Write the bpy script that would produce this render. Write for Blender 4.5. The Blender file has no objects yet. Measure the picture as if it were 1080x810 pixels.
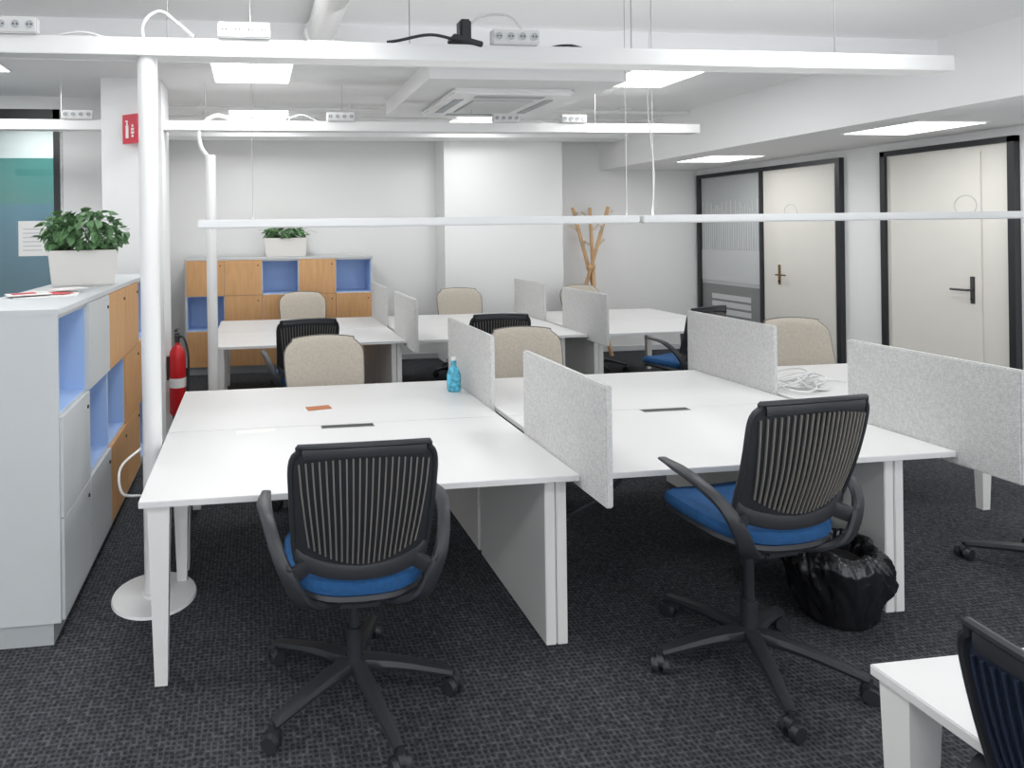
import bpy, bmesh, math, random
from mathutils import Vector, Matrix, noise
random.seed(7)
scene = bpy.context.scene
COL = scene.collection

# ------------------------------------------------------------------ materials
def M(name, col, rough=.5, metal=0, bump=0, bscale=60, var=0, vscale=4, emis=0, spec=None):
    m = bpy.data.materials.new(name); m.use_nodes = True
    nt = m.node_tree; b = nt.nodes['Principled BSDF']
    b.inputs['Base Color'].default_value = (*col, 1)
    b.inputs['Roughness'].default_value = rough
    b.inputs['Metallic'].default_value = metal
    if spec is not None: b.inputs['Specular IOR Level'].default_value = spec
    if emis:
        b.inputs['Emission Color'].default_value = (*col, 1)
        b.inputs['Emission Strength'].default_value = emis
    tc = nt.nodes.new('ShaderNodeTexCoord')
    if var:
        n = nt.nodes.new('ShaderNodeTexNoise'); n.inputs['Scale'].default_value = vscale
        n.inputs['Detail'].default_value = 5
        nt.links.new(tc.outputs['Object'], n.inputs['Vector'])
        r = nt.nodes.new('ShaderNodeValToRGB')
        r.color_ramp.elements[0].position = .3; r.color_ramp.elements[1].position = .7
        r.color_ramp.elements[0].color = (*[max(0, c*(1-var)) for c in col], 1)
        r.color_ramp.elements[1].color = (*[min(1, c*(1+var)) for c in col], 1)
        nt.links.new(n.outputs['Fac'], r.inputs['Fac']); nt.links.new(r.outputs['Color'], b.inputs['Base Color'])
    if bump:
        n2 = nt.nodes.new('ShaderNodeTexNoise'); n2.inputs['Scale'].default_value = bscale
        nt.links.new(tc.outputs['Object'], n2.inputs['Vector'])
        bp = nt.nodes.new('ShaderNodeBump'); bp.inputs['Strength'].default_value = bump
        bp.inputs['Distance'].default_value = .01
        nt.links.new(n2.outputs['Fac'], bp.inputs['Height']); nt.links.new(bp.outputs['Normal'], b.inputs['Normal'])
    return m

def carpet():
    m = bpy.data.materials.new('carpet'); m.use_nodes = True
    nt = m.node_tree; b = nt.nodes['Principled BSDF']; L = nt.links
    b.inputs['Roughness'].default_value = .95; b.inputs['Specular IOR Level'].default_value = .12
    tc = nt.nodes.new('ShaderNodeTexCoord')
    v = nt.nodes.new('ShaderNodeTexVoronoi'); v.distance = 'CHEBYCHEV'; v.inputs['Scale'].default_value = 50
    v.inputs['Randomness'].default_value = .3
    L.new(tc.outputs['Object'], v.inputs['Vector'])
    r = nt.nodes.new('ShaderNodeValToRGB')
    r.color_ramp.elements[0].position = .2; r.color_ramp.elements[0].color = (.031, .033, .037, 1)
    r.color_ramp.elements[1].position = .6; r.color_ramp.elements[1].color = (.098, .104, .113, 1)
    L.new(v.outputs['Distance'], r.inputs['Fac'])
    n = nt.nodes.new('ShaderNodeTexNoise'); n.inputs['Scale'].default_value = 55; n.inputs['Detail'].default_value = 4
    L.new(tc.outputs['Object'], n.inputs['Vector'])
    r2 = nt.nodes.new('ShaderNodeValToRGB')
    r2.color_ramp.elements[0].position = .35; r2.color_ramp.elements[0].color = (.66, .66, .66, 1)
    r2.color_ramp.elements[1].position = .68; r2.color_ramp.elements[1].color = (1.3, 1.3, 1.3, 1)
    L.new(n.outputs['Fac'], r2.inputs['Fac'])
    mx = nt.nodes.new('ShaderNodeMix'); mx.data_type = 'RGBA'; mx.blend_type = 'MULTIPLY'
    mx.inputs['Factor'].default_value = 1
    L.new(r.outputs['Color'], mx.inputs['A']); L.new(r2.outputs['Color'], mx.inputs['B'])
    L.new(mx.outputs['Result'], b.inputs['Base Color'])
    bp = nt.nodes.new('ShaderNodeBump'); bp.inputs['Strength'].default_value = .3; bp.inputs['Distance'].default_value = .003
    L.new(v.outputs['Distance'], bp.inputs['Height']); L.new(bp.outputs['Normal'], b.inputs['Normal'])
    return m

def wood():
    m = bpy.data.materials.new('orange_wood'); m.use_nodes = True
    nt = m.node_tree; b = nt.nodes['Principled BSDF']; L = nt.links
    b.inputs['Roughness'].default_value = .45
    tc = nt.nodes.new('ShaderNodeTexCoord'); mp = nt.nodes.new('ShaderNodeMapping')
    mp.inputs['Scale'].default_value = (14, 14, 1.2)
    L.new(tc.outputs['Object'], mp.inputs['Vector'])
    n = nt.nodes.new('ShaderNodeTexNoise'); n.inputs['Scale'].default_value = 3; n.inputs['Detail'].default_value = 6
    L.new(mp.outputs['Vector'], n.inputs['Vector'])
    r = nt.nodes.new('ShaderNodeValToRGB')
    r.color_ramp.elements[0].position = .3; r.color_ramp.elements[0].color = (.60, .33, .14, 1)
    r.color_ramp.elements[1].position = .7; r.color_ramp.elements[1].color = (.69, .39, .175, 1)
    L.new(n.outputs['Fac'], r.inputs['Fac']); L.new(r.outputs['Color'], b.inputs['Base Color'])
    return m

def glass(name, tint=(.9, .95, .95), a=.12):
    m = bpy.data.materials.new(name); m.use_nodes = True
    nt = m.node_tree; nt.nodes.clear(); L = nt.links
    o = nt.nodes.new('ShaderNodeOutputMaterial'); mx = nt.nodes.new('ShaderNodeMixShader')
    t = nt.nodes.new('ShaderNodeBsdfTransparent'); t.inputs['Color'].default_value = (*tint, 1)
    g = nt.nodes.new('ShaderNodeBsdfGlossy'); g.inputs['Roughness'].default_value = .03
    mx.inputs['Fac'].default_value = a
    L.new(t.outputs[0], mx.inputs[1]); L.new(g.outputs[0], mx.inputs[2]); L.new(mx.outputs[0], o.inputs['Surface'])
    return m

m_wall = M('wall_paint', (.81, .81, .80), .85, bump=.05, bscale=120)
m_wallw = M('wall_paint_bright', (.86, .86, .855), .8, bump=.05, bscale=120)
m_ceil = M('ceiling_paint', (.89, .89, .89), .85, bump=.05, bscale=90)
m_carpet = carpet()
m_desk = M('white_laminate', (.74, .738, .73), .38, var=.01, vscale=3)
m_deskedge = M('white_metal_leg', (.78, .775, .755), .45)
m_felt = M('white_felt', (.69, .69, .68), .95, bump=.8, bscale=220, var=.12, vscale=90)
m_black = M('black_plastic', (.026, .028, .033), .42, bump=.05, bscale=300)
m_shell = M('black_mesh', (.018, .02, .025), .75, bump=.3, bscale=500)
m_navy = M('navy_shell', (.012, .02, .045), .6, bump=.2, bscale=400)
m_rib = M('flexible_rib', (.20, .19, .17), .5)
m_blue = M('blue_fabric', (.010, .075, .21), .9, bump=.3, bscale=400, var=.15, vscale=60)
m_beige = M('beige_fabric', (.54, .49, .415), .92, bump=.4, bscale=350, var=.08, vscale=60)
m_taupe = M('taupe_rim', (.12, .11, .10), .5)
m_wood = wood()
m_grey = M('grey_laminate', (.58, .60, .61), .5, var=.015)
m_greyd = M('grey_plinth', (.46, .48, .49), .5)
m_cblue = M('blue_laminate', (.40, .56, .86), .5)
m_white = M('white_gloss', (.86, .86, .85), .3)
m_plast = M('white_plastic', (.74, .74, .73), .4)
m_lampb = M('lamp_housing', (.70, .71, .71), .4)
m_dark = M('dark_detail', (.03, .03, .03), .5)
m_frame = M('black_frame', (.02, .022, .025), .4)
m_door = M('cream_door', (.76, .74, .685), .5, var=.01)
m_doorf = M('door_frame_cream', (.76, .74, .685), .5)
m_steel = M('steel', (.55, .54, .52), .3, 1)
m_dsteel = M('dark_steel', (.10, .10, .10), .35, .8)
m_brass = M('brass', (.30, .2, .10), .35, 1)
m_red = M('red_paint', (.62, .015, .02), .35)
m_redsign = M('red_sign', (.60, .02, .05), .5)
m_leaf = M('leaf_green', (.15, .29, .13), .5, var=.45, vscale=18)
m_soil = M('soil', (.05, .03, .02), .95)
m_pot = M('planter_white', (.72, .70, .67), .6, bump=.15, bscale=150)
m_pole = M('pole_white', (.82, .82, .81), .35)
m_light = M('lamp_diffuser', (1, 1, 1), .5, emis=3)
m_bag = M('black_bin_bag', (.012, .012, .014), .2, bump=.9, bscale=14)
m_birch = M('birch_wood', (.60, .38, .20), .5, var=.12, vscale=8)
m_peg = M('pale_peg', (.66, .56, .44), .6)
m_teal = M('teal_panel', (.02, .22, .2), .6)
m_tblue = M('blue_panel', (.03, .2, .3), .6)
m_paper = M('paper', (.85, .84, .82), .8)
m_ppat = M('magazine_print', (.62, .10, .10), .6, var=.5, vscale=25)
m_glass = glass('clear_glass')
m_frost = M('frosted_glass', (.60, .62, .62), .35)
m_pane = M('grey_glass', (.50, .52, .52), .15)
m_pane2 = M('dark_reflection', (.24, .25, .25), .12)  # dark reflection in the lower pane, put into its colour
m_bottle = M('blue_bottle', (.1, .45, .62), .3, var=.6, vscale=40)
m_card = M('brown_card', (.45, .16, .06), .7)

# ------------------------------------------------------------------ mesh builder
def catmull(pts, res):
    P = [Vector(p) for p in pts]; out = []; T = []
    n = len(P)
    for i in range(n-1):
        p0 = P[i-1] if i else P[0]*2-P[1]; p1 = P[i]; p2 = P[i+1]
        p3 = P[i+2] if i+2 < n else P[-1]*2-P[-2]
        for k in range(res):
            t = k/res
            out.append(.5*((2*p1)+(p2-p0)*t+(2*p0-5*p1+4*p2-p3)*t*t+(3*p1-p0-3*p2+p3)*t**3)); T.append(i+t)
    out.append(P[-1]); T.append(n-1)
    return out, T
def lerpl(L, t):
    if not isinstance(L, (list, tuple)): return L
    i = min(int(t), len(L)-2); f = t-i
    return L[i]*(1-f)+L[i+1]*f

class MB:
    def __init__(s): s.v = []; s.f = []; s.m = []; s.mats = []
    def mi(s, mat):
        if mat not in s.mats: s.mats.append(mat)
        return s.mats.index(mat)
    def add(s, verts, faces, mat, T=None):
        o = len(s.v); k = s.mi(mat)
        for v in verts:
            v = Vector(v); s.v.append(tuple(T @ v) if T else tuple(v))
        for f in faces: s.f.append([i+o for i in f]); s.m.append(k)
    def addbm(s, bm, mat, T=None):
        bm.verts.ensure_lookup_table()
        for i, v in enumerate(bm.verts): v.index = i
        s.add([v.co.copy() for v in bm.verts], [[v.index for v in f.verts] for f in bm.faces], mat, T)
        bm.free()
    def box(s, x0, x1, y0, y1, z0, z1, mat, bevel=0, T=None, seg=2):
        bm = bmesh.new(); bmesh.ops.create_cube(bm, size=1)
        for v in bm.verts:
            v.co = Vector((x0+(v.co.x+.5)*(x1-x0), y0+(v.co.y+.5)*(y1-y0), z0+(v.co.z+.5)*(z1-z0)))
        if bevel: bmesh.ops.bevel(bm, geom=bm.edges[:], offset=bevel, segments=seg, affect='EDGES')
        s.addbm(bm, mat, T)
    def cyl(s, p0, p1, r, mat, r2=None, n=16, T=None):
        p0 = Vector(p0); p1 = Vector(p1); r2 = r if r2 is None else r2
        d = (p1-p0).normalized(); a = d.orthogonal().normalized(); b = d.cross(a)
        V = []
        for p, rr in ((p0, r), (p1, r2)):
            for i in range(n):
                t = 2*math.pi*i/n; V.append(p+(a*math.cos(t)+b*math.sin(t))*rr)
        F = [[i, (i+1) % n, n+(i+1) % n, n+i] for i in range(n)]+[list(range(n))[::-1], list(range(n, 2*n))]
        s.add(V, F, mat, T)
    def sweep(s, pts, w, h, side, mat, res=5, n=10, T=None):
        P, TT = catmull(pts, res); side0 = Vector(side); V = []; F = []
        for i, p in enumerate(P):
            t = (P[min(i+1, len(P)-1)]-P[max(i-1, 0)]).normalized()
            sd = (side0-t*side0.dot(t)).normalized(); nn = t.cross(sd)
            ww = lerpl(w, TT[i]); hh = lerpl(h, TT[i])
            for k in range(n):
                a = 2*math.pi*k/n; ca, sa = math.cos(a), math.sin(a)
                ca = math.copysign(abs(ca)**.7, ca); sa = math.copysign(abs(sa)**.7, sa)
                V.append(p+sd*ww*ca+nn*hh*sa)
        for i in range(len(P)-1):
            for k in range(n):
                F.append([i*n+k, i*n+(k+1) % n, (i+1)*n+(k+1) % n, (i+1)*n+k])
        F += [list(range(n))[::-1], list(range((len(P)-1)*n, len(P)*n))]
        s.add(V, F, mat, T)
    def tube(s, pts, r, mat, res=6, n=8, smooth=True, T=None):
        P, TT = catmull(pts, res) if smooth else ([Vector(p) for p in pts], list(range(len(pts))))
        V = []; F = []; prev = None
        for i, p in enumerate(P):
            t = (P[min(i+1, len(P)-1)]-P[max(i-1, 0)]).normalized()
            a = t.orthogonal().normalized() if prev is None else (prev-t*prev.dot(t)).normalized()
            prev = a; b = t.cross(a)
            for k in range(n):
                th = 2*math.pi*k/n; V.append(p+(a*math.cos(th)+b*math.sin(th))*lerpl(r, TT[i]))
        for i in range(len(P)-1):
            for k in range(n):
                F.append([i*n+k, i*n+(k+1) % n, (i+1)*n+(k+1) % n, (i+1)*n+k])
        F += [list(range(n))[::-1], list(range((len(P)-1)*n, len(P)*n))]
        s.add(V, F, mat, T)
    def puffy(s, cx, cy, a, b, prof, mat, e=4, n=40, warp=None, T=None):
        V = []; F = []
        for sc, z in prof:
            for k in range(n):
                t = 2*math.pi*k/n; c, q = math.cos(t), math.sin(t)
                x = math.copysign(abs(c)**(2/e), c); y = math.copysign(abs(q)**(2/e), q)
                p = Vector((cx+a*sc*x, cy+b*sc*y, z))
                if warp: p = warp(p)
                V.append(p)
        m = len(prof)
        for i in range(m-1):
            for k in range(n):
                F.append([i*n+k, i*n+(k+1) % n, (i+1)*n+(k+1) % n, (i+1)*n+k])
        F += [list(range(n))[::-1], list(range((m-1)*n, m*n))]
        s.add(V, F, mat, T)
    def mesh(s, name, ang=40):
        me = bpy.data.meshes.new(name); me.from_pydata(s.v, [], s.f)
        for m in s.mats: me.materials.append(m)
        me.polygons.foreach_set('material_index', s.m)
        me.polygons.foreach_set('use_smooth', [True]*len(s.f))
        me.update(); me.set_sharp_from_angle(angle=math.radians(ang))
        return me
    def build(s, name, loc=(0, 0, 0), rz=0, ang=40):
        return place(name, s.mesh(name, ang), loc, rz)

def place(name, me, loc, rz=0):
    o = bpy.data.objects.new(name, me); COL.objects.link(o)
    o.location = loc; o.rotation_euler = (0, 0, math.radians(rz)); return o
def wbox(name, x0, x1, y0, y1, z0, z1, mat, bevel=0):
    mb = MB(); c = ((x0+x1)/2, (y0+y1)/2, z0)
    mb.box(x0-c[0], x1-c[0], y0-c[1], y1-c[1], 0, z1-z0, mat, bevel)
    return mb.build(name, c)

# ------------------------------------------------------------------ room
CZ = 3.05; LZ = 2.55
wbox('floor', -3.6, 6.45, -3.6, 8.6, -.1, 0, m_carpet)
wbox('ceiling', -3.6, 6.45, -3.6, 8.6, CZ, CZ+.1, m_ceil)
wbox('ceiling_lowered', 4.85, 6.35, -3.5, 8.5, LZ, CZ, m_ceil)
wbox('wall_back', -3.5, 6.35, 8.5, 8.6, 0, CZ, m_wall)
wbox('wall_right', 6.35, 6.45, -3.5, 8.6, 0, CZ, m_wallw)
wbox('wall_left', -3.6, -3.5, -3.5, 8.6, 0, CZ, m_wall)
wbox('wall_column_back', 2.48, 4.1, 8.1, 8.5, 0, CZ, m_wallw)
wbox('wall_column_left', -1.24, -.75, 5.5, 5.95, 0, CZ, m_wallw)
wbox('wall_alcove', -1.24, -1.1, 5.95, 8.5, 0, CZ, m_wall)
wbox('wall_partition', -1.8, -1.24, 6.3, 6.4, 0, CZ, m_wall)
mb = MB()
mb.box(-3.5, 6.35, -3.6, -3.5, 0, .3, m_wall); mb.box(-3.5, 6.35, -3.6, -3.5, 2.85, CZ, m_wall)  # unseen wall, openings enlarged to let in more world light
for x in (-3.5, -.3, 2.9, 6.15): mb.box(x, x+.2, -3.6, -3.5, .3, 2.85, m_wall)
mb.build('wall_front')
wbox('trim_1', 4.1, 6.34, 8.485, 8.5, 0, .07, m_grey)
wbox('trim_2', -1.1, 2.48, 8.485, 8.5, 0, .07, m_grey)
wbox('trim_3', 2.47, 4.11, 8.085, 8.1, 0, .07, m_grey)
# ceiling bulkheads
wbox('ceiling_beam', -1.1, 4.85, 7.75, 8.1, 2.9, CZ, m_ceil)
wbox('ceiling_beam', -3.5, 4.85, 4.0, 4.25, 2.93, CZ, m_ceil)
wbox('ceiling_box', 1.35, 2.95, 4.75, 6.35, 2.9, CZ, m_ceil)

# glazed partition on the left
mb = MB()
for x in (-3.5, -2.62, -1.86): mb.box(x, x+.09, 6.3, 6.38, 0, 2.93, m_frame)
mb.box(-3.5, -1.77, 6.3, 6.38, 2.84, 2.93, m_frame); mb.box(-3.5, -1.77, 6.3, 6.38, 0, .08, m_frame)
mb.box(-3.5, -1.8, 6.3, 6.38, 2.93, CZ, m_wall)
mb.box(-3.42, -1.86, 6.335, 6.345, .08, 2.84, m_glass)
mb.box(-2.19, -1.93, 6.325, 6.333, 1.55, 1.88, m_paper)
for i in range(6): mb.box(-2.15, -1.98, 6.323, 6.325, 1.6+i*.04, 1.61+i*.04, m_grey)
mb.build('window_1')
mb = MB()
mb.box(-3.5, -1.24, 7.6, 7.66, 0, 2.1, m_tblue); mb.box(-3.5, -1.24, 7.6, 7.66, 2.1, 2.62, m_teal)
mb.box(-3.5, -1.24, 7.6, 7.66, 2.62, CZ, m_wall)
mb.build('wall_meeting_room')

# doors on right wall
XR = 6.35
def circle(mb, y, z, r=.09):
    pts = [(XR-.045, y+r*math.cos(a), z+r*math.sin(a)) for a in [i*math.pi/16 for i in range(33)]]
    mb.tube(pts, .0035, m_greyd, smooth=False, n=5)
def handle(mb, y, z, d=1, mat=m_steel):
    mb.box(XR-.052, XR-.042, y-.018, y+.018, z-.12, z+.12, mat, .003)
    mb.cyl((XR-.05, y, z), (XR-.1, y, z), .01, mat)
    mb.tube([(XR-.1, y, z), (XR-.1, y+d*.14, z)], .010, mat, smooth=False)
    mb.cyl((XR-.05, y, z-.08), (XR-.06, y, z-.08), .012, m_dark)
mb = MB()
y0, y1, H = 6.2, 8.44, 2.47
for a, b in ((y1-.05, y1), (7.275, 7.31)): mb.box(XR-.06, XR, a, b, 0, H, m_frame)
mb.box(XR-.06, XR, 7.31, y1-.05, H-.05, H, m_frame); mb.box(XR-.06, XR, 7.31, y1-.05, 0, .08, m_frame)
mb.box(XR-.02, XR, 7.31, 8.39, .08, .95, m_pane2); mb.box(XR-.02, XR, 7.31, 8.39, .95, H-.05, m_pane)
mb.box(XR-.024, XR-.02, 7.31, 8.39, 1.0, 1.42, m_frost)
for i in range(26):
    yy = 7.33+i*.041; mb.box(XR-.024, XR-.02, yy, yy+.014, 1.42, 1.42+.45+.22*abs(math.sin(i*1.7)), m_frost)
for k in range(3): mb.box(XR-.024, XR-.02, 7.5, 8.2, .55+k*.1, .62+k*.1, m_frost)
mb.build('window_2')
mb = MB()
mb.box(XR-.06, XR, y0, y0+.05, 0, H, m_frame); mb.box(XR-.06, XR, y0+.05, 7.27, H-.05, H, m_frame)
mb.box(XR-.03, XR, 6.25, 7.27, 0, H-.05, m_doorf)
mb.box(XR-.045, XR-.03, 6.27, 7.1, .01, H-.1, m_door, .003)
handle(mb, 7.02, 1.15, -1, m_brass); circle(mb, 6.85, 1.9)
mb.build('door_1')
mb = MB()
for a, b in ((4.6, 4.65), (5.7, 5.75)): mb.box(XR-.06, XR, a, b, 0, H, m_frame)
mb.box(XR-.06, XR, 4.6, 5.75, H-.05, H, m_frame)
mb.box(XR-.03, XR, 4.65, 5.7, 0, H-.05, m_doorf)
mb.box(XR-.045, XR-.03, 4.86, 5.66, .01, H-.1, m_door, .003)
handle(mb, 4.93, 1.15, 1, m_dsteel); circle(mb, 4.98, 1.9)
mb.build('door_2')

# ------------------------------------------------------------------ ceiling lights; panels out of view are added to light the room
def panel(x, y, z, s=.62, power=15.5):
    mb = MB(); h = s/2
    mb.box(-h-.02, h+.02, -h-.02, h+.02, -.012, 0, m_white, .003)
    mb.box(-h, h, -h, h, -.016, -.01, m_light)
    o = mb.build('ceiling_light_panel', (x, y, z))
    l = bpy.data.lights.new('lamp', 'AREA'); l.shape = 'SQUARE'; l.size = s; l.energy = power
    l.color = (.98, .99, 1)
    lo = bpy.data.objects.new('lamp', l); COL.objects.link(lo); lo.parent = o; lo.location = (0, 0, -.02)
for x, y in ((.01, 5.25), (.08, 7.15), (3.45, 5.2), (0, 2.7), (2.9, 2.7), (0, .3), (2.9, .3), (-2.2, 2.7), (-2.2, .3), (0, -2), (2.9, -2), (-2.3, 6.95), (-2.2, 5.0)):
    panel(x, y, CZ)
panel(2.67, 7.2, CZ, power=11)
for y in (.1, 2.4, 4.72, 6.95): panel(5.47, y, LZ, power=9.5)

# AC cassette
mb = MB()
mb.box(-.52, .52, -.52, .52, -.05, 0, m_white, .02)
mb.box(-.27, .27, -.27, .27, -.056, -.05, m_greyd)
for i in range(12): mb.box(-.26, .26, -.26+i*.045, -.26+i*.045+.025, -.062, -.05, m_plast)
for sx in (-1, 1):
    mb.box(sx*.40-.04, sx*.40+.04, -.3, .3, -.056, -.045, m_greyd, .003)
    mb.box(-.3, .3, sx*.40-.04, sx*.40+.04, -.056, -.045, m_greyd, .003)
mb.build('air_conditioner', (2.15, 5.55, 2.9))

# round duct and ceiling conduits
mb = MB(); mb.cyl((0, 0, 0), (0, 3.2, 0), .085, m_pole, n=24); mb.cyl((0, 3.2, 0), (0, 3.26, 0), .1, m_pole, n=24)
mb.cyl((0, 3.26, 0), (0, 3.39, 0), .085, m_pole, n=24)
mb.build('ventilation_duct', (.42, .6, 2.94))
mb = MB()
for y, r in ((0, .018), (.06, .012), (2.1, .02), (2.6, .014)):
    mb.cyl((-3.3, y, 0), (4.8, y, 0), r, m_pole, n=12)
for x in (-2, -.5, 1, 2.5, 4): 
    mb.cyl((x, 0, 0), (x, 0, .045), .01, m_plast, n=8); mb.box(x-.02, x+.02, 2.08, 2.12, 0, .045, m_plast)
    mb.box(x-.02, x+.02, 2.58, 2.62, 0, .045, m_plast)
mb.build('ceiling_conduit', (0, 4.45, CZ-.045))
mb = MB(); mb.cyl((0, 0, 0), (0, 0, -.03), .055, m_white, r2=.05, n=28); mb.cyl((0, 0, -.03), (0, 0, -.045), .035, m_plast, n=24)
mb.build('smoke_detector', (4.1, 6.6, CZ))

# ------------------------------------------------------------------ suspended power rails and poles
def rail(name, x0, x1, y, z, cab):
    mb = MB()
    mb.box(x0, x1, -.05, .05, .004, .022, m_pole)
    mb.box(x0, x1, -.062, -.05, 0, .085, m_pole, .003); mb.box(x0, x1, .05, .062, 0, .085, m_pole, .003)
    xs = [x0+.5+i*1.2 for i in range(int((x1-x0)/1.2)+1) if x0+.5+i*1.2 < x1]
    for x in xs: mb.cyl((x, 0, .02), (x, 0, CZ-z), .003, m_steel, n=6)
    for a, b, hgt, mt in cab:
        mb.tube([(a, 0, .05), (a+(b-a)*.12, -.01, .05+hgt*.7), (a+(b-a)*.4, .0, .05+hgt), (a+(b-a)*.7, .01, .05+hgt*.6), (b, 0, .06)], .007, mt)
    mb.build(name, (0, y, z))
rail('suspended_power_rail', -3.3, 3.88, 3.17, 2.59, [(-.95, -.55, .07, m_plast), (.1, .9, .05, m_plast), (1.5, 1.9, .06, m_black)])
rail('suspended_power_rail', -3.3, 4.22, 5.66, 2.63, [(-1.3, -.7, .08, m_plast), (.3, .66, .1, m_plast), (2.3, 2.85, .08, m_plast)])

def sockets(x, y, z, n=4):
    mb = MB(); w = .062*n/2
    mb.box(-w, w, -.025, .025, 0, .075, m_plast, .006)
    for i in range(n):
        cx = -w+.062*(i+.5)
        mb.cyl((cx, -.0255, .038), (cx, -.03, .038), .024, m_plast, n=20)
        mb.cyl((cx, -.03, .038), (cx, -.031, .038), .019, m_greyd, n=20)
        for d in (-.008, .008): mb.cyl((cx+d, -.031, .038), (cx+d, -.0325, .038), .004, m_dark, n=8)
    mb.build('power_socket_strip', (x, y, z))
for x in (-1.1, -.03, 1.33): sockets(x, 3.11, 2.676)
for x in (.78, 2.3, 2.95, -1.45): sockets(x, 5.60, 2.716)
mb = MB()
mb.box(-.08, .08, -.05, .05, 0, .03, m_black, .005, T=Matrix.Rotation(.25, 4, 'Y'))
mb.box(-.03, .03, -.03, .04, .02, .13, m_black, .01)
mb.tube([(-.05, -.03, .02), (-.2, -.07, .03), (-.35, -.03, .01), (-.4, 0, .01)], .008, m_black)
mb.tube([(.02, 0, .1), (.1, .02, .16), (.25, .03, .17), (.33, .03, .09)], .006, m_plast)
mb.build('network_router', (1.08, 3.15, 2.68))

def pole(x, y, zt, r, disc=True):
    mb = MB()
    if disc: mb.cyl((0, 0, 0), (0, 0, .012), .2, m_white, r2=.195, n=48)
    mb.cyl((0, 0, .012), (0, 0, .03), r*1.25, m_white, n=32)
    mb.cyl((0, 0, .03), (0, 0, zt), r, m_pole, n=32)
    return mb
mb = pole(0, 0, 2.66, .046)
mb.tube([(0, 0, 2.6), (-.02, 0, 2.75), (.06, .0, 2.82), (.15, 0, 2.76), (.22, 0, 2.70)], .008, m_plast)
mb.tube([(-.05, -.02, .72), (-.13, -.1, .66), (-.12, -.12, .55), (-.05, -.04, .5)], .006, m_plast)
mb.build('power_pole', (-.495, 3.17, 0))
mb = pole(0, 0, 2.42, .045)
mb.tube([(0, 0, 2.38), (-.08, -.02, 2.5), (-.08, -.03, 2.66), (.05, -.02, 2.76), (.2, 0, 2.73), (.3, 0, 2.70)], .018, m_pole)
mb.build('power_pole', (-.36, 5.65, 0))

# hanging linear light over first desk row
mb = MB()
for a, b in ((-.28, 2.14), (2.16, 4.9)):
    mb.box(a, b, -.03, .03, 0, .042, m_lampb, .004); mb.box(a+.02, b-.02, -.02, .02, -.003, .002, m_plast)
for x in (.0, 2.08, 2.24, 4.7):
    mb.cyl((x, 0, .03), (x, 0, CZ-1.77), .0022, m_steel, n=6)
mb.tube([(2.24, .01, .035), (2.26, .02, .3), (2.22, .01, .7), (2.25, .01, CZ-1.77)], .003, m_plast)
hl = mb.build('hanging_linear_lamp', (0, 3.36, 1.77))
l = bpy.data.lights.new('ceiling_fill', 'AREA'); l.shape = 'RECTANGLE'; l.size = 5.0; l.size_y = .04; l.energy = 9  # upward fill added to brighten the ceiling
l.color = (.98, .99, 1)
lo = bpy.data.objects.new('ceiling_fill', l); COL.objects.link(lo); lo.parent = hl; lo.location = (2.3, 0, .046)
lo.rotation_euler = (math.pi, 0, 0)

# ------------------------------------------------------------------ desks
def leg_taper(mb, x, y, top=.705):
    V = []
    for z, h in ((0, .024), (top, .042)):
        V += [(x-h, y-h*.8, z), (x+h, y-h*.8, z), (x+h, y+h*.8, z), (x-h, y+h*.8, z)]
    mb.add(V, [[3, 2, 1, 0], [4, 5, 6, 7], [0, 1, 5, 4], [1, 2, 6, 5], [2, 3, 7, 6], [3, 0, 4, 7]], m_deskedge)
def leg_panel(mb, x, ya, yb, top=.705):
    for dx in (0, .05):
        mb.box(x+dx, x+dx+.045, ya, yb, .0, top, m_deskedge, .003)
    mb.box(x+.043, x+.052, ya+.02, yb-.02, .02, top, m_greyd)
def desk(x0, x1, y0, y1, tapers=(), panels=(), slot=None):
    mb = MB(); cx, cy = x0, y0
    mb.box(0, x1-x0, 0, y1-y0, .705, .73, m_desk, .002)
    mb.box(.1, x1-x0-.1, (y1-y0)/2-.03, (y1-y0)/2+.03, .665, .705, m_deskedge)
    for (a, b) in tapers: leg_taper(mb, a-cx, b-cy)
    for (a, b, c) in panels: leg_panel(mb, a-cx, b-cy, c-cy)
    if slot:
        sx, sy = slot
        mb.box(sx-cx-.14, sx-cx+.14, sy-cy-.028, sy-cy+.028, .7295, .7315, m_greyd)
        mb.box(sx-cx-.135, sx-cx+.135, sy-cy-.022, sy-cy+.022, .7305, .7325, m_dark)
    mb.build('office_desk', (x0, y0, 0))
def cluster(X, Y):
    m = Y+.85; e = Y+1.70
    desk(X, X+1.765, Y, m-.001, [(X+.07, Y+.06), (X+.07, m-.06)], [(X+1.64, Y+.06, m-.02)], (X+.92, m-.04))
    desk(X, X+1.765, m+.001, e, [(X+.07, m+.06), (X+.07, e-.06)], [(X+1.64, m+.02, e-.1)])
    desk(X+1.805, X+3.535, Y, m-.001, [], [(X+3.24, Y+.06, m-.02)], (X+2.7, m-.04))
    desk(X+1.805, X+3.535, m+.001, e, [], [(X+3.24, m+.02, e-.1)])
Y1, Y2 = 2.49, 5.76
cluster(-.445, Y1); cluster(-.38, Y2)
desk(3.13, 4.55, 3.342, 4.19, [(4.4, 3.4), (4.4, 4.12)], [(3.2, 3.4, 4.1)])
desk(3.196, 4.9, 5.76, 6.608, [(4.83, 5.82), (4.83, 6.5)], [(3.26, 5.84, 6.5)])
desk(3.196, 4.9, 6.612, 7.46, [(4.83, 6.7), (4.83, 7.38)], [(3.26, 6.7, 7.35)])

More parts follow.
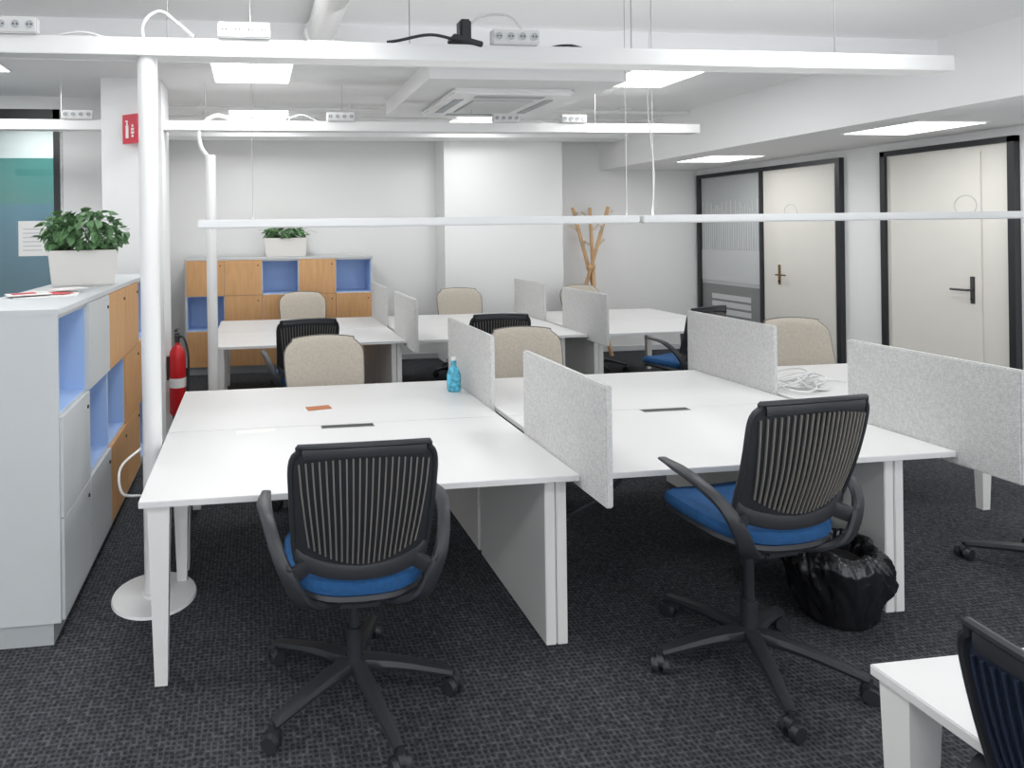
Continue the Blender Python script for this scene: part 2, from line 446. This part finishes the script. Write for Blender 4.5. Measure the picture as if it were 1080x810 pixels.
def screen(x, y0, y1):
    mb = MB(); L = y1-y0
    mb.box(-.016, .016, 0, L, 0, .47, m_felt, .006)
    mb.build('desk_divider_screen', (x, y0, .67))
screen(1.34, 2.30, 3.05); screen(1.34, 3.50, 4.29)
screen(3.11, 2.25, 3.02); screen(3.11, 3.5, 4.27)
screen(1.405, 5.45, 6.27); screen(1.405, 6.72, 7.52)
screen(3.176, 5.45, 6.28); screen(3.176, 6.7, 7.5)

# ------------------------------------------------------------------ chairs
def chair_mesh(style, off, lift=.04, az=.72, ribs=True):
    mb = MB(); beige = style == 'beige'; RB = .365
    for i in range(5):
        a = math.radians(off+72*i); c, q = math.cos(a), math.sin(a)
        mb.sweep([(c*.03, q*.03, .135), (c*.17, q*.17, .122), (c*RB, q*RB, .08)], [.034, .030, .021], [.027, .021, .014], (-q, c, 0), m_black, n=8)
        cx, cy = c*(RB+.005), q*(RB+.005)
        mb.cyl((cx, cy, .04), (cx, cy, .088), .011, m_black, n=8)
        wa = a+.7+i; wx, wy = math.cos(wa), math.sin(wa)
        for sgn in (-1, 1):
            mb.cyl((cx+wx*.008*sgn, cy+wy*.008*sgn, .031), (cx+wx*.032*sgn, cy+wy*.032*sgn, .031), .031, m_black, r2=.027, n=18)
        mb.cyl((cx-wx*.012, cy-wy*.012, .047), (cx+wx*.012, cy+wy*.012, .047), .027, m_black, n=12)
    mb.cyl((0, 0, .095), (0, 0, .16), .05, m_black, r2=.036, n=24)
    mb.cyl((0, 0, .15), (0, 0, .27), .029, m_black, n=20); mb.cyl((0, 0, .27), (0, 0, .4), .019, m_black, n=16)
    mb.box(-.085, .085, -.17, .12, .385, .435, m_black, .015)
    sm = m_beige if beige else m_blue
    def warp(p):
        q = Vector(p); q.z += .02*((p.x/.24)**2)-.03*max(0, (p.y-.12)/.12)**2*.6; return q
    mb.puffy(0, .02, .255, .24, [(.70, .42), (.92, .425), (.97, .44), (.95, .455)], m_black, e=3.2, warp=warp)
    mb.puffy(0, .02, .255, .24, [(.93, .452), (.99, .465), (1, .485), (.97, .505), (.88, .518), (.6, .524), (.25, .52)], sm, e=3.2, warp=warp)
    hw = .285 if beige else .25
    zb, zh = (.56, .39) if beige else (.55, .45)
    arch = .028 if beige else .015
    def S(s_, t, d=0):
        w = hw*(.92+.08*t)
        x = s_*w
        y = -.21-.12*t-.015*math.sin(math.pi*t)+.05*s_*s_-d
        z = zb+zh*t+(arch*(1-s_*s_)*min(1, (t-.5)*4) if t > .5 else -.012*(1-s_*s_)*(1-2*t))
        return Vector((x, y, z))
    def outline(t):
        if not 0 < t < 1: return 0
        return (1-abs(2*t-1)**5)**(1/3.4) if beige else (1-abs(2*t-1)**8)**(1/6)
    ns, nt = 20, 24
    th = .03 if beige else .008
    ts = [.5-.5*math.cos(math.pi*j/nt) for j in range(nt+1)]
    fac = [max(.76 if beige else .88, outline(t)) for t in ts]
    V = []; F = []
    for d in (0, 1):
        for j, t in enumerate(ts):
            for i in range(ns+1):
                s_ = (2*i/ns-1)*fac[j]
                dd = -th*(1-.8*max(abs(2*i/ns-1)**6, abs(2*t-1)**8)) if d else 0
                V.append(S(s_, t, dd))
    N = (ns+1)*(nt+1)
    for j in range(nt):
        for i in range(ns):
            a = j*(ns+1)+i
            F.append([a, a+ns+1, a+ns+2, a+1]); F.append([N+a, N+a+1, N+a+ns+2, N+a+ns+1])
    if beige:
        mb.add(V, F[1::2], m_beige); mb.add(V, F[0::2], m_shell)
    else: mb.add(V, F, m_shell if ribs else m_navy)
    ol = []
    for j, t in enumerate(ts): ol.append(S(fac[j], t))
    for i in range(1, 8): ol.append(S(fac[-1]*(1-2*i/8), 1))
    for j, t in reversed(list(enumerate(ts))): ol.append(S(-fac[j], t))
    for i in range(1, 8): ol.append(S(-fac[0]*(1-2*i/8), 0))
    ol.append(ol[0])
    mb.tube(ol, .0065 if beige else .010, m_taupe if beige else m_black, smooth=False, n=8)
    if not beige:
        mb.sweep([S(-.82, .95, .002), S(0, .955, .002), S(.82, .95, .002)], .022, .008, (0, 0, 1), m_black)
        # solid lower band of the shell, blending into the arms
        mb.sweep([S(-.98, .16, -.004), S(-.86, .075, .004), S(-.5, .03, .006), S(0, .015, .006), S(.5, .03, .006), S(.86, .075, .004), S(.98, .16, -.004)],
                 [.012, .030, .030, .028, .030, .030, .012], .010, (0, 0, 1), m_black)
    nr = 21
    for i in range(nr):
        u = 2*i/(nr-1)-1
        if beige and abs(u) > .8: continue
        lo = .09+.12*abs(u)**2
        pts = [S(u*.78, lo, .006), S(u*.82, .4, .008), S(u*.86, .65, .008), S(u*.88, .9-.03*u*u, .006)]
        mb.sweep(pts, .0031, .0042, (1, 0, 0), m_rib if (ribs and not beige) else (m_black if beige else m_navy), res=4, n=6)
    if beige: az = .69-lift
    for sx in (-1, 1):
        mb.sweep([(sx*.03, -.06, .405), (sx*.12, -.15, .408), (sx*.205, -.215, .455), (sx*.25, -.225, .54), (sx*.288, -.195, .62), (sx*.318, -.11, az-.025), (sx*.328, -.02, az-.004), (sx*.318, .08, az-.002)],
                 [.040, .036, .030, .028, .024, .024, .028, .018], [.016, .016, .015, .014, .013, .012, .010, .006], (sx*.95, .25, .0), m_black)
        mb.sweep([S(sx*.80, .04, 0), (sx*.245, -.222, .55), (sx*.272, -.21, .59)], [.03, .032, .02], .012, (0, 0, 1), m_black)
    mb.v = [(x, y, z+lift) if z > .38 else (x, y, z) for x, y, z in mb.v]
    return mb.mesh('office_chair')
me_a = chair_mesh('black', -4); me_hi = chair_mesh('black', 29, .125, .70); me_lo = chair_mesh('black', 29, .02, .68, ribs=False)
me_b = chair_mesh('black', 24); me_c = chair_mesh('beige', 10, .04)
C = lambda me, x, y, r: place('office_chair', me, (x, y, 0), r)
C(me_a, .355, 2.37, 0)
C(me_hi, 1.93, 2.32, 4)
C(me_a, 3.88, 2.62, -12)
C(me_lo, 1.565, .79, -90)
C(me_b, .40, 5.34, 5); C(me_a, 2.02, 5.30, -5); C(me_b, 3.80, 5.36, 18)
C(me_c, .49, 4.14, 183); C(me_c, 1.95, 4.22, 178); C(me_c, 4.15, 4.24, 176)
C(me_c, .58, 7.42, 180); C(me_c, 2.50, 7.42, 175); C(me_c, 4.13, 7.42, 185)

# near desk at bottom right
mb = MB()
mb.box(0, .8, -1.6, 0, .705, .73, m_desk, .003)
for x, y in ((.05, -.05), (.75, -.05), (.05, -1.55), (.75, -1.55)): leg_taper(mb, x, y)
mb.box(.03, .77, -.07, -.03, .655, .705, m_deskedge); mb.box(.38, .42, -1.5, -.07, .655, .705, m_deskedge)
mb.build('office_desk', (1.40, 1.32, 0))

# ------------------------------------------------------------------ cabinets
def cabinet(pattern, loc, rz, depth=.44, cw=.46):
    mb = MB(); n = len(pattern); W = n*cw; rows = [.10, .535, .97, 1.405]
    mb.box(0, W, .03, depth, 0, .1, m_greyd)
    mb.box(-.018, W+.018, -.012, depth+.012, 1.405, 1.43, m_grey, .002)
    mb.box(-.016, 0, -.005, depth, .1, 1.405, m_grey); mb.box(W, W+.016, -.005, depth, .1, 1.405, m_grey)
    mb.box(0, W, depth-.012, depth, .1, 1.405, m_grey)
    for z in rows[:-1]+[1.395]: mb.box(0, W, .0, depth-.012, z-.008, z+.008, m_grey)
    for i in range(n+1): mb.box(i*cw-.008, i*cw+.008, 0, depth-.012, .1, 1.405, m_grey)
    for i, colp in enumerate(pattern):
        for r in range(3):
            k = colp[2-r]; x0, x1 = i*cw+.008, (i+1)*cw-.008; z0, z1 = rows[r]+.008, rows[r+1]-.008
            if k == 'b':
                mb.box(x0, x1, depth-.02, depth-.013, z0, z1, m_cblue)
                mb.box(x0, x0+.004, .002, depth-.02, z0, z1, m_cblue); mb.box(x1-.004, x1, .002, depth-.02, z0, z1, m_cblue)
                mb.box(x0, x1, .002, depth-.02, z0, z0+.004, m_cblue); mb.box(x0, x1, .002, depth-.02, z1-.004, z1, m_cblue)
            else:
                m = m_wood if k == 'o' else m_grey
                mb.box(x0-.006, x1+.006, -.018, 0, z0-.006, z1+.006, m, .002)
                mb.cyl((x1-.04, -.018, z1-.06), (x1-.04, -.024, z1-.06), .009, m_dark, n=12)
    mb.build('storage_cabinet', loc, rz)
cabinet(['bgg', 'gbg', 'obo', 'ooo', 'bob'], (-.835, 2.85, 0), 90)
cabinet(['obo', 'ooo', 'boo', 'ooo', 'boo'], (-.82, 7.98, 0), 0)

# ------------------------------------------------------------------ plants
def plant(loc, rz, w, d, h, fr, nl, seed):
    R = random.Random(seed); mb = MB()
    bm = bmesh.new(); bmesh.ops.create_cube(bm, size=1)
    for v in bm.verts:
        k = 1 if v.co.z > 0 else .9
        v.co = Vector((v.co.x*w*k, v.co.y*d*k, (v.co.z+.5)*h))
    bmesh.ops.bevel(bm, geom=bm.edges[:], offset=.008, segments=2, affect='EDGES')
    mb.addbm(bm, m_pot)
    mb.box(-w*.45, w*.45, -d*.42, d*.42, h, h+.004, m_soil)
    for i in range(26):
        a = R.uniform(0, 6.28); x, y = R.uniform(-.4, .4)*w, R.uniform(-.35, .35)*d
        ex, ey = x*1.3+fr[0]*.5*math.cos(a), y+fr[1]*.5*math.sin(a)
        mb.tube([(x, y, h), ((x+ex)/2, (y+ey)/2, h+fr[2]*.8), (ex, ey, h+fr[2]*R.uniform(.5, 1.2))], .002, m_leaf, n=4, res=3)
    for i in range(nl):
        while True:
            p = Vector((R.uniform(-1, 1), R.uniform(-1, 1), R.uniform(-1, 1)))
            if .35 < p.length < 1: break
        c = Vector((p.x*fr[0], p.y*fr[1], h+fr[2]*.75+p.z*fr[2]*.85-.03*abs(p.x)))
        if c.z < h+.01: c.z = h+.01+R.uniform(-.05, .03) if abs(c.x) > w*.5 or abs(c.y) > d*.5 else h+.02
        L = R.uniform(.045, .075); Wd = L*.42
        rot = Matrix.Rotation(math.atan2(p.y, p.x)+R.uniform(-.9, .9), 4, 'Z') @ Matrix.Rotation(R.uniform(-.5, 1.1), 4, 'Y') @ Matrix.Rotation(R.uniform(-.6, .6), 4, 'X')
        T = Matrix.Translation(c) @ rot
        V = [(0, 0, 0), (L*.25, Wd, .006), (L*.6, Wd*.85, .004), (L, 0, -.01), (L*.6, -Wd*.85, .004), (L*.25, -Wd, .006), (L*.45, 0, -.006)]
        mb.add(V, [[0, 6, 1], [1, 6, 2], [2, 6, 3], [3, 6, 4], [4, 6, 5], [5, 6, 0]], m_leaf, T)
    mb.build('potted_plant', loc, rz)
plant((-1.05, 4.15, 1.43), 12, .40, .2, .22, (.25, .16, .17), 370, 1)
plant((.41, 8.2, 1.43), 0, .56, .2, .24, (.28, .13, .11), 240, 2)

# magazines
mb = MB()
for k, (x, y, a, w_, h_, mt) in enumerate([(0, 0, .2, .15, .11, m_paper), (-.04, .1, -.25, .13, .09, m_paper), (.03, .02, -.3, .08, .045, m_ppat), (-.08, -.05, .5, .10, .07, m_paper), (-.1, -.06, .55, .055, .03, m_ppat), (.06, .14, .9, .09, .06, m_paper)]):
    mb.box(-w_, w_, -h_, h_, k*.004, k*.004+.004, mt, T=Matrix.Translation((x, y, 0)) @ Matrix.Rotation(a, 4, 'Z'))
mb.build('magazine_stack', (-1.07, 3.5, 1.43))

# fire extinguisher + sign
mb = MB()
mb.puffy(0, 0, .07, .07, [(.8, 0), (1, .02), (1, .5), (.9, .54), (.6, .58), (.3, .6), (.28, .63)], m_red, e=2, n=28)
mb.puffy(0, 0, .0712, .0712, [(1, .24), (1.005, .245), (1.005, .315), (1, .32)], m_paper, e=2, n=28)
mb.cyl((0, 0, .62), (0, 0, .70), .022, m_dark); mb.box(-.012, .012, -.09, .02, .72, .74, m_dark, .003)
mb.box(-.012, .012, -.08, .02, .67, .69, m_dark, .003)
mb.tube([(0, 0, .66), (.06, -.03, .66), (.095, -.03, .5), (.09, -.03, .25), (.085, -.02, .12)], .01, m_dark)
mb.box(-.09, -.06, -.02, .02, .3, .5, m_dark)
mb.build('fire_extinguisher', (-.66, 5.62, .19))
mb = MB()
for sg in (-1, 1):
    a, b = (0, .16) if sg > 0 else (-.16, 0)
    T = Matrix.Rotation(sg*.6, 4, 'Z')
    mb.box(a, b, 0, .004, 0, .24, m_redsign, T=T)
    cx = (a+b)/2
    mb.box(cx-.045, cx-.015, -.001, 0, .045, .15, m_paper, T=T); mb.box(cx-.038, cx-.022, -.001, 0, .15, .175, m_paper, T=T)
    mb.box(cx-.05, cx-.02, -.001, 0, .18, .19, m_paper, T=T)
    for k, ww in enumerate((.02, .034, .03, .018)): mb.box(cx+.03-ww/2, cx+.03+ww/2, -.001, 0, .05+k*.028, .07+k*.028, m_paper, T=T)
mb.build('fire_sign', (-.93, 5.38, 2.49))

# coat stand: three long crossing legs, splayed top and pegs
mb = MB()
ZC = 1.22
for i in range(3):
    a = i*2*math.pi/3+.15; off = Vector((.03*math.cos(a+1.57), .03*math.sin(a+1.57), 0))
    p0 = Vector((.34*math.cos(a), .34*math.sin(a), 0))+off; p1 = Vector((-.25*math.cos(a), -.25*math.sin(a), 2.02))+off
    mb.cyl(p0, p1, .027, m_birch, r2=.022, n=12)
    for f, s in ((.74, 1), (.84, -1), (.93, 1)):
        p = p0.lerp(p1, f); b = a+math.pi+s*1.1
        e = p+Vector((.12*math.cos(b), .12*math.sin(b), .09))
        mb.cyl(p, e, .015, m_peg, r2=.017, n=8)
mb.puffy(0, 0, .06, .06, [(.9, ZC-.03), (1, ZC-.02), (1, ZC+.02), (.9, ZC+.03)], m_birch, e=2, n=20)
mb.build('coat_stand', (4.50, 8.12, 0))

# waste bin with loose glossy bag liner draped over the rim
mb = MB()
mb.puffy(0, 0, .13, .13, [(.85, 0), (.88, .01), (1.0, .26)], m_dark, e=2, n=32)
key = [(.125, .008), (.142, .03), (.160, .08), (.178, .13), (.194, .18), (.203, .23), (.200, .275), (.182, .315), (.160, .335), (.140, .330), (.128, .30), (.11, .22)]
rows = 44; n = 160; V = []; F = []
for j in range(rows):
    tt = j/(rows-1)*(len(key)-1); i0 = min(int(tt), len(key)-2); f = tt-i0
    r_ = key[i0][0]*(1-f)+key[i0+1][0]*f; z = key[i0][1]*(1-f)+key[i0+1][1]*f
    for k in range(n):
        t = 2*math.pi*k/n
        tw = t+z*1.6                                   # folds run mostly downward, slightly twisted
        q = Vector((math.cos(tw), math.sin(tw), z*1.3))
        fold = .10*(1-2*abs(noise.noise(q*2.6)))-.07
        fold += .05*(1-2.4*abs(noise.noise(q*6+Vector((4, 1, 2)))))-.03
        fold += .05*noise.noise(Vector((math.cos(t)*1.5, math.sin(t)*1.5, z*7)))
        w_ = min(1, j/6)
        rr_ = r_*(1+fold*w_)
        zz = z+w_*.045*noise.noise(Vector((math.cos(t)*1.8, math.sin(t)*1.8, 5)))*min(1, z/.15)
        V.append((rr_*math.cos(t)*1.04, rr_*math.sin(t)*.95, max(.004, zz)))
for j in range(rows-1):
    for k in range(n): F.append([j*n+k, j*n+(k+1) % n, (j+1)*n+(k+1) % n, (j+1)*n+k])
F += [list(range(n))[::-1], list(range((rows-1)*n, rows*n))]
mb.add(V, F, m_bag)
mb.build('waste_bin', (2.555, 2.56, 0), ang=80)

# desk clutter
mb = MB()
mb.puffy(0, 0, .045, .03, [(.8, 0), (1, .015), (1.0, .10), (.75, .14), (.4, .16), (.38, .19), (.42, .195)], m_bottle, e=2.2, n=24)
mb.puffy(0, 0, .016, .016, [(1, .195), (1, .215)], m_paper, e=2, n=16)
mb.build('soap_bottle', (1.24, 3.90, .73))
mb = MB(); mb.box(-.07, .07, -.035, .035, 0, .004, m_card, .001); mb.build('card', (.36, 3.66, .73), 10)
mb = MB(); mb.box(-.1, .1, -.03, .03, 0, .001, m_paper); mb.build('paper_note', (0.0, 3.29, .73), 5)
mb = MB(); R = random.Random(11)
for k in range(11):
    r = R.uniform(.045, .11); ph = R.uniform(0, 6); cx, cy = R.uniform(-.05, .12), R.uniform(-.06, .07)
    tilt = R.uniform(.2, .9); bd = R.uniform(0, 6)
    mb.tube([(cx+r*math.cos(ph+t*.66)*1.2, cy+r*math.sin(ph+t*.66), .012+r*tilt*(1+math.sin(ph+t*.66+bd))*.6) for t in range(12)], .0055, m_plast, n=6)
mb.box(.10, .16, -.10, -.05, .0, .03, m_plast, .006)
mb.tube([(.0, 0, .03), (.1, .1, .03), (.25, .05, .01), (.35, .12, .006), (.5, .05, .006)], .005, m_plast, n=6)
mb.build('cable_bundle', (3.31, 3.60, .735))
mb = MB()
mb.tube([(0, 0, .02), (-.03, -.02, .2), (0, -.1, .33), (.08, -.16, .42), (.18, -.2, .5), (.27, -.22, .60), (.33, -.2, .68)], .009, m_black)
mb.tube([(0, 0, .02), (-.1, .1, .012), (-.05, .3, .012), (.1, .4, .012)], .008, m_black)
mb.box(-.08, .08, -.03, .03, 0, .04, m_black, .008)
mb.build('power_cable', (1.42, 3.0, 0))
mb = MB()
mb.tube([(0, 0, .66), (.1, .05, .60), (.25, .05, .62), (.45, .1, .58), (.6, .1, .66)], .005, m_plast)
mb.build('desk_cable', (-.3, 3.0, 0))

# ------------------------------------------------------------------ world, camera
w = bpy.data.worlds.new('world'); scene.world = w; w.use_nodes = True
w.node_tree.nodes['Background'].inputs['Color'].default_value = (.92, .955, 1, 1)
w.node_tree.nodes['Background'].inputs['Strength'].default_value = 2.8
th, rho = math.radians(6.93), .0134
d = Vector((math.sin(th), math.cos(th), 0)); r = Vector((math.cos(th), -math.sin(th), 0)); u = Vector((0, 0, 1))
rr = (r-rho*u).normalized(); uu = (u+rho*r).normalized()
cam = bpy.data.cameras.new('camera'); co = bpy.data.objects.new('camera', cam); COL.objects.link(co)
mt = Matrix((( rr.x, uu.x, -d.x, 0), (rr.y, uu.y, -d.y, 0), (rr.z, uu.z, -d.z, 1.745), (0, 0, 0, 1)))
co.matrix_world = mt
cam.sensor_width = 36; cam.lens = 675/1080*36
cam.shift_x = (540-349)/1080; cam.shift_y = -(405-244)/1080
cam.clip_start = .02
scene.camera = co
scene.view_settings.view_transform = 'Standard'
scene.view_settings.look = 'None'
scene.view_settings.exposure = 0
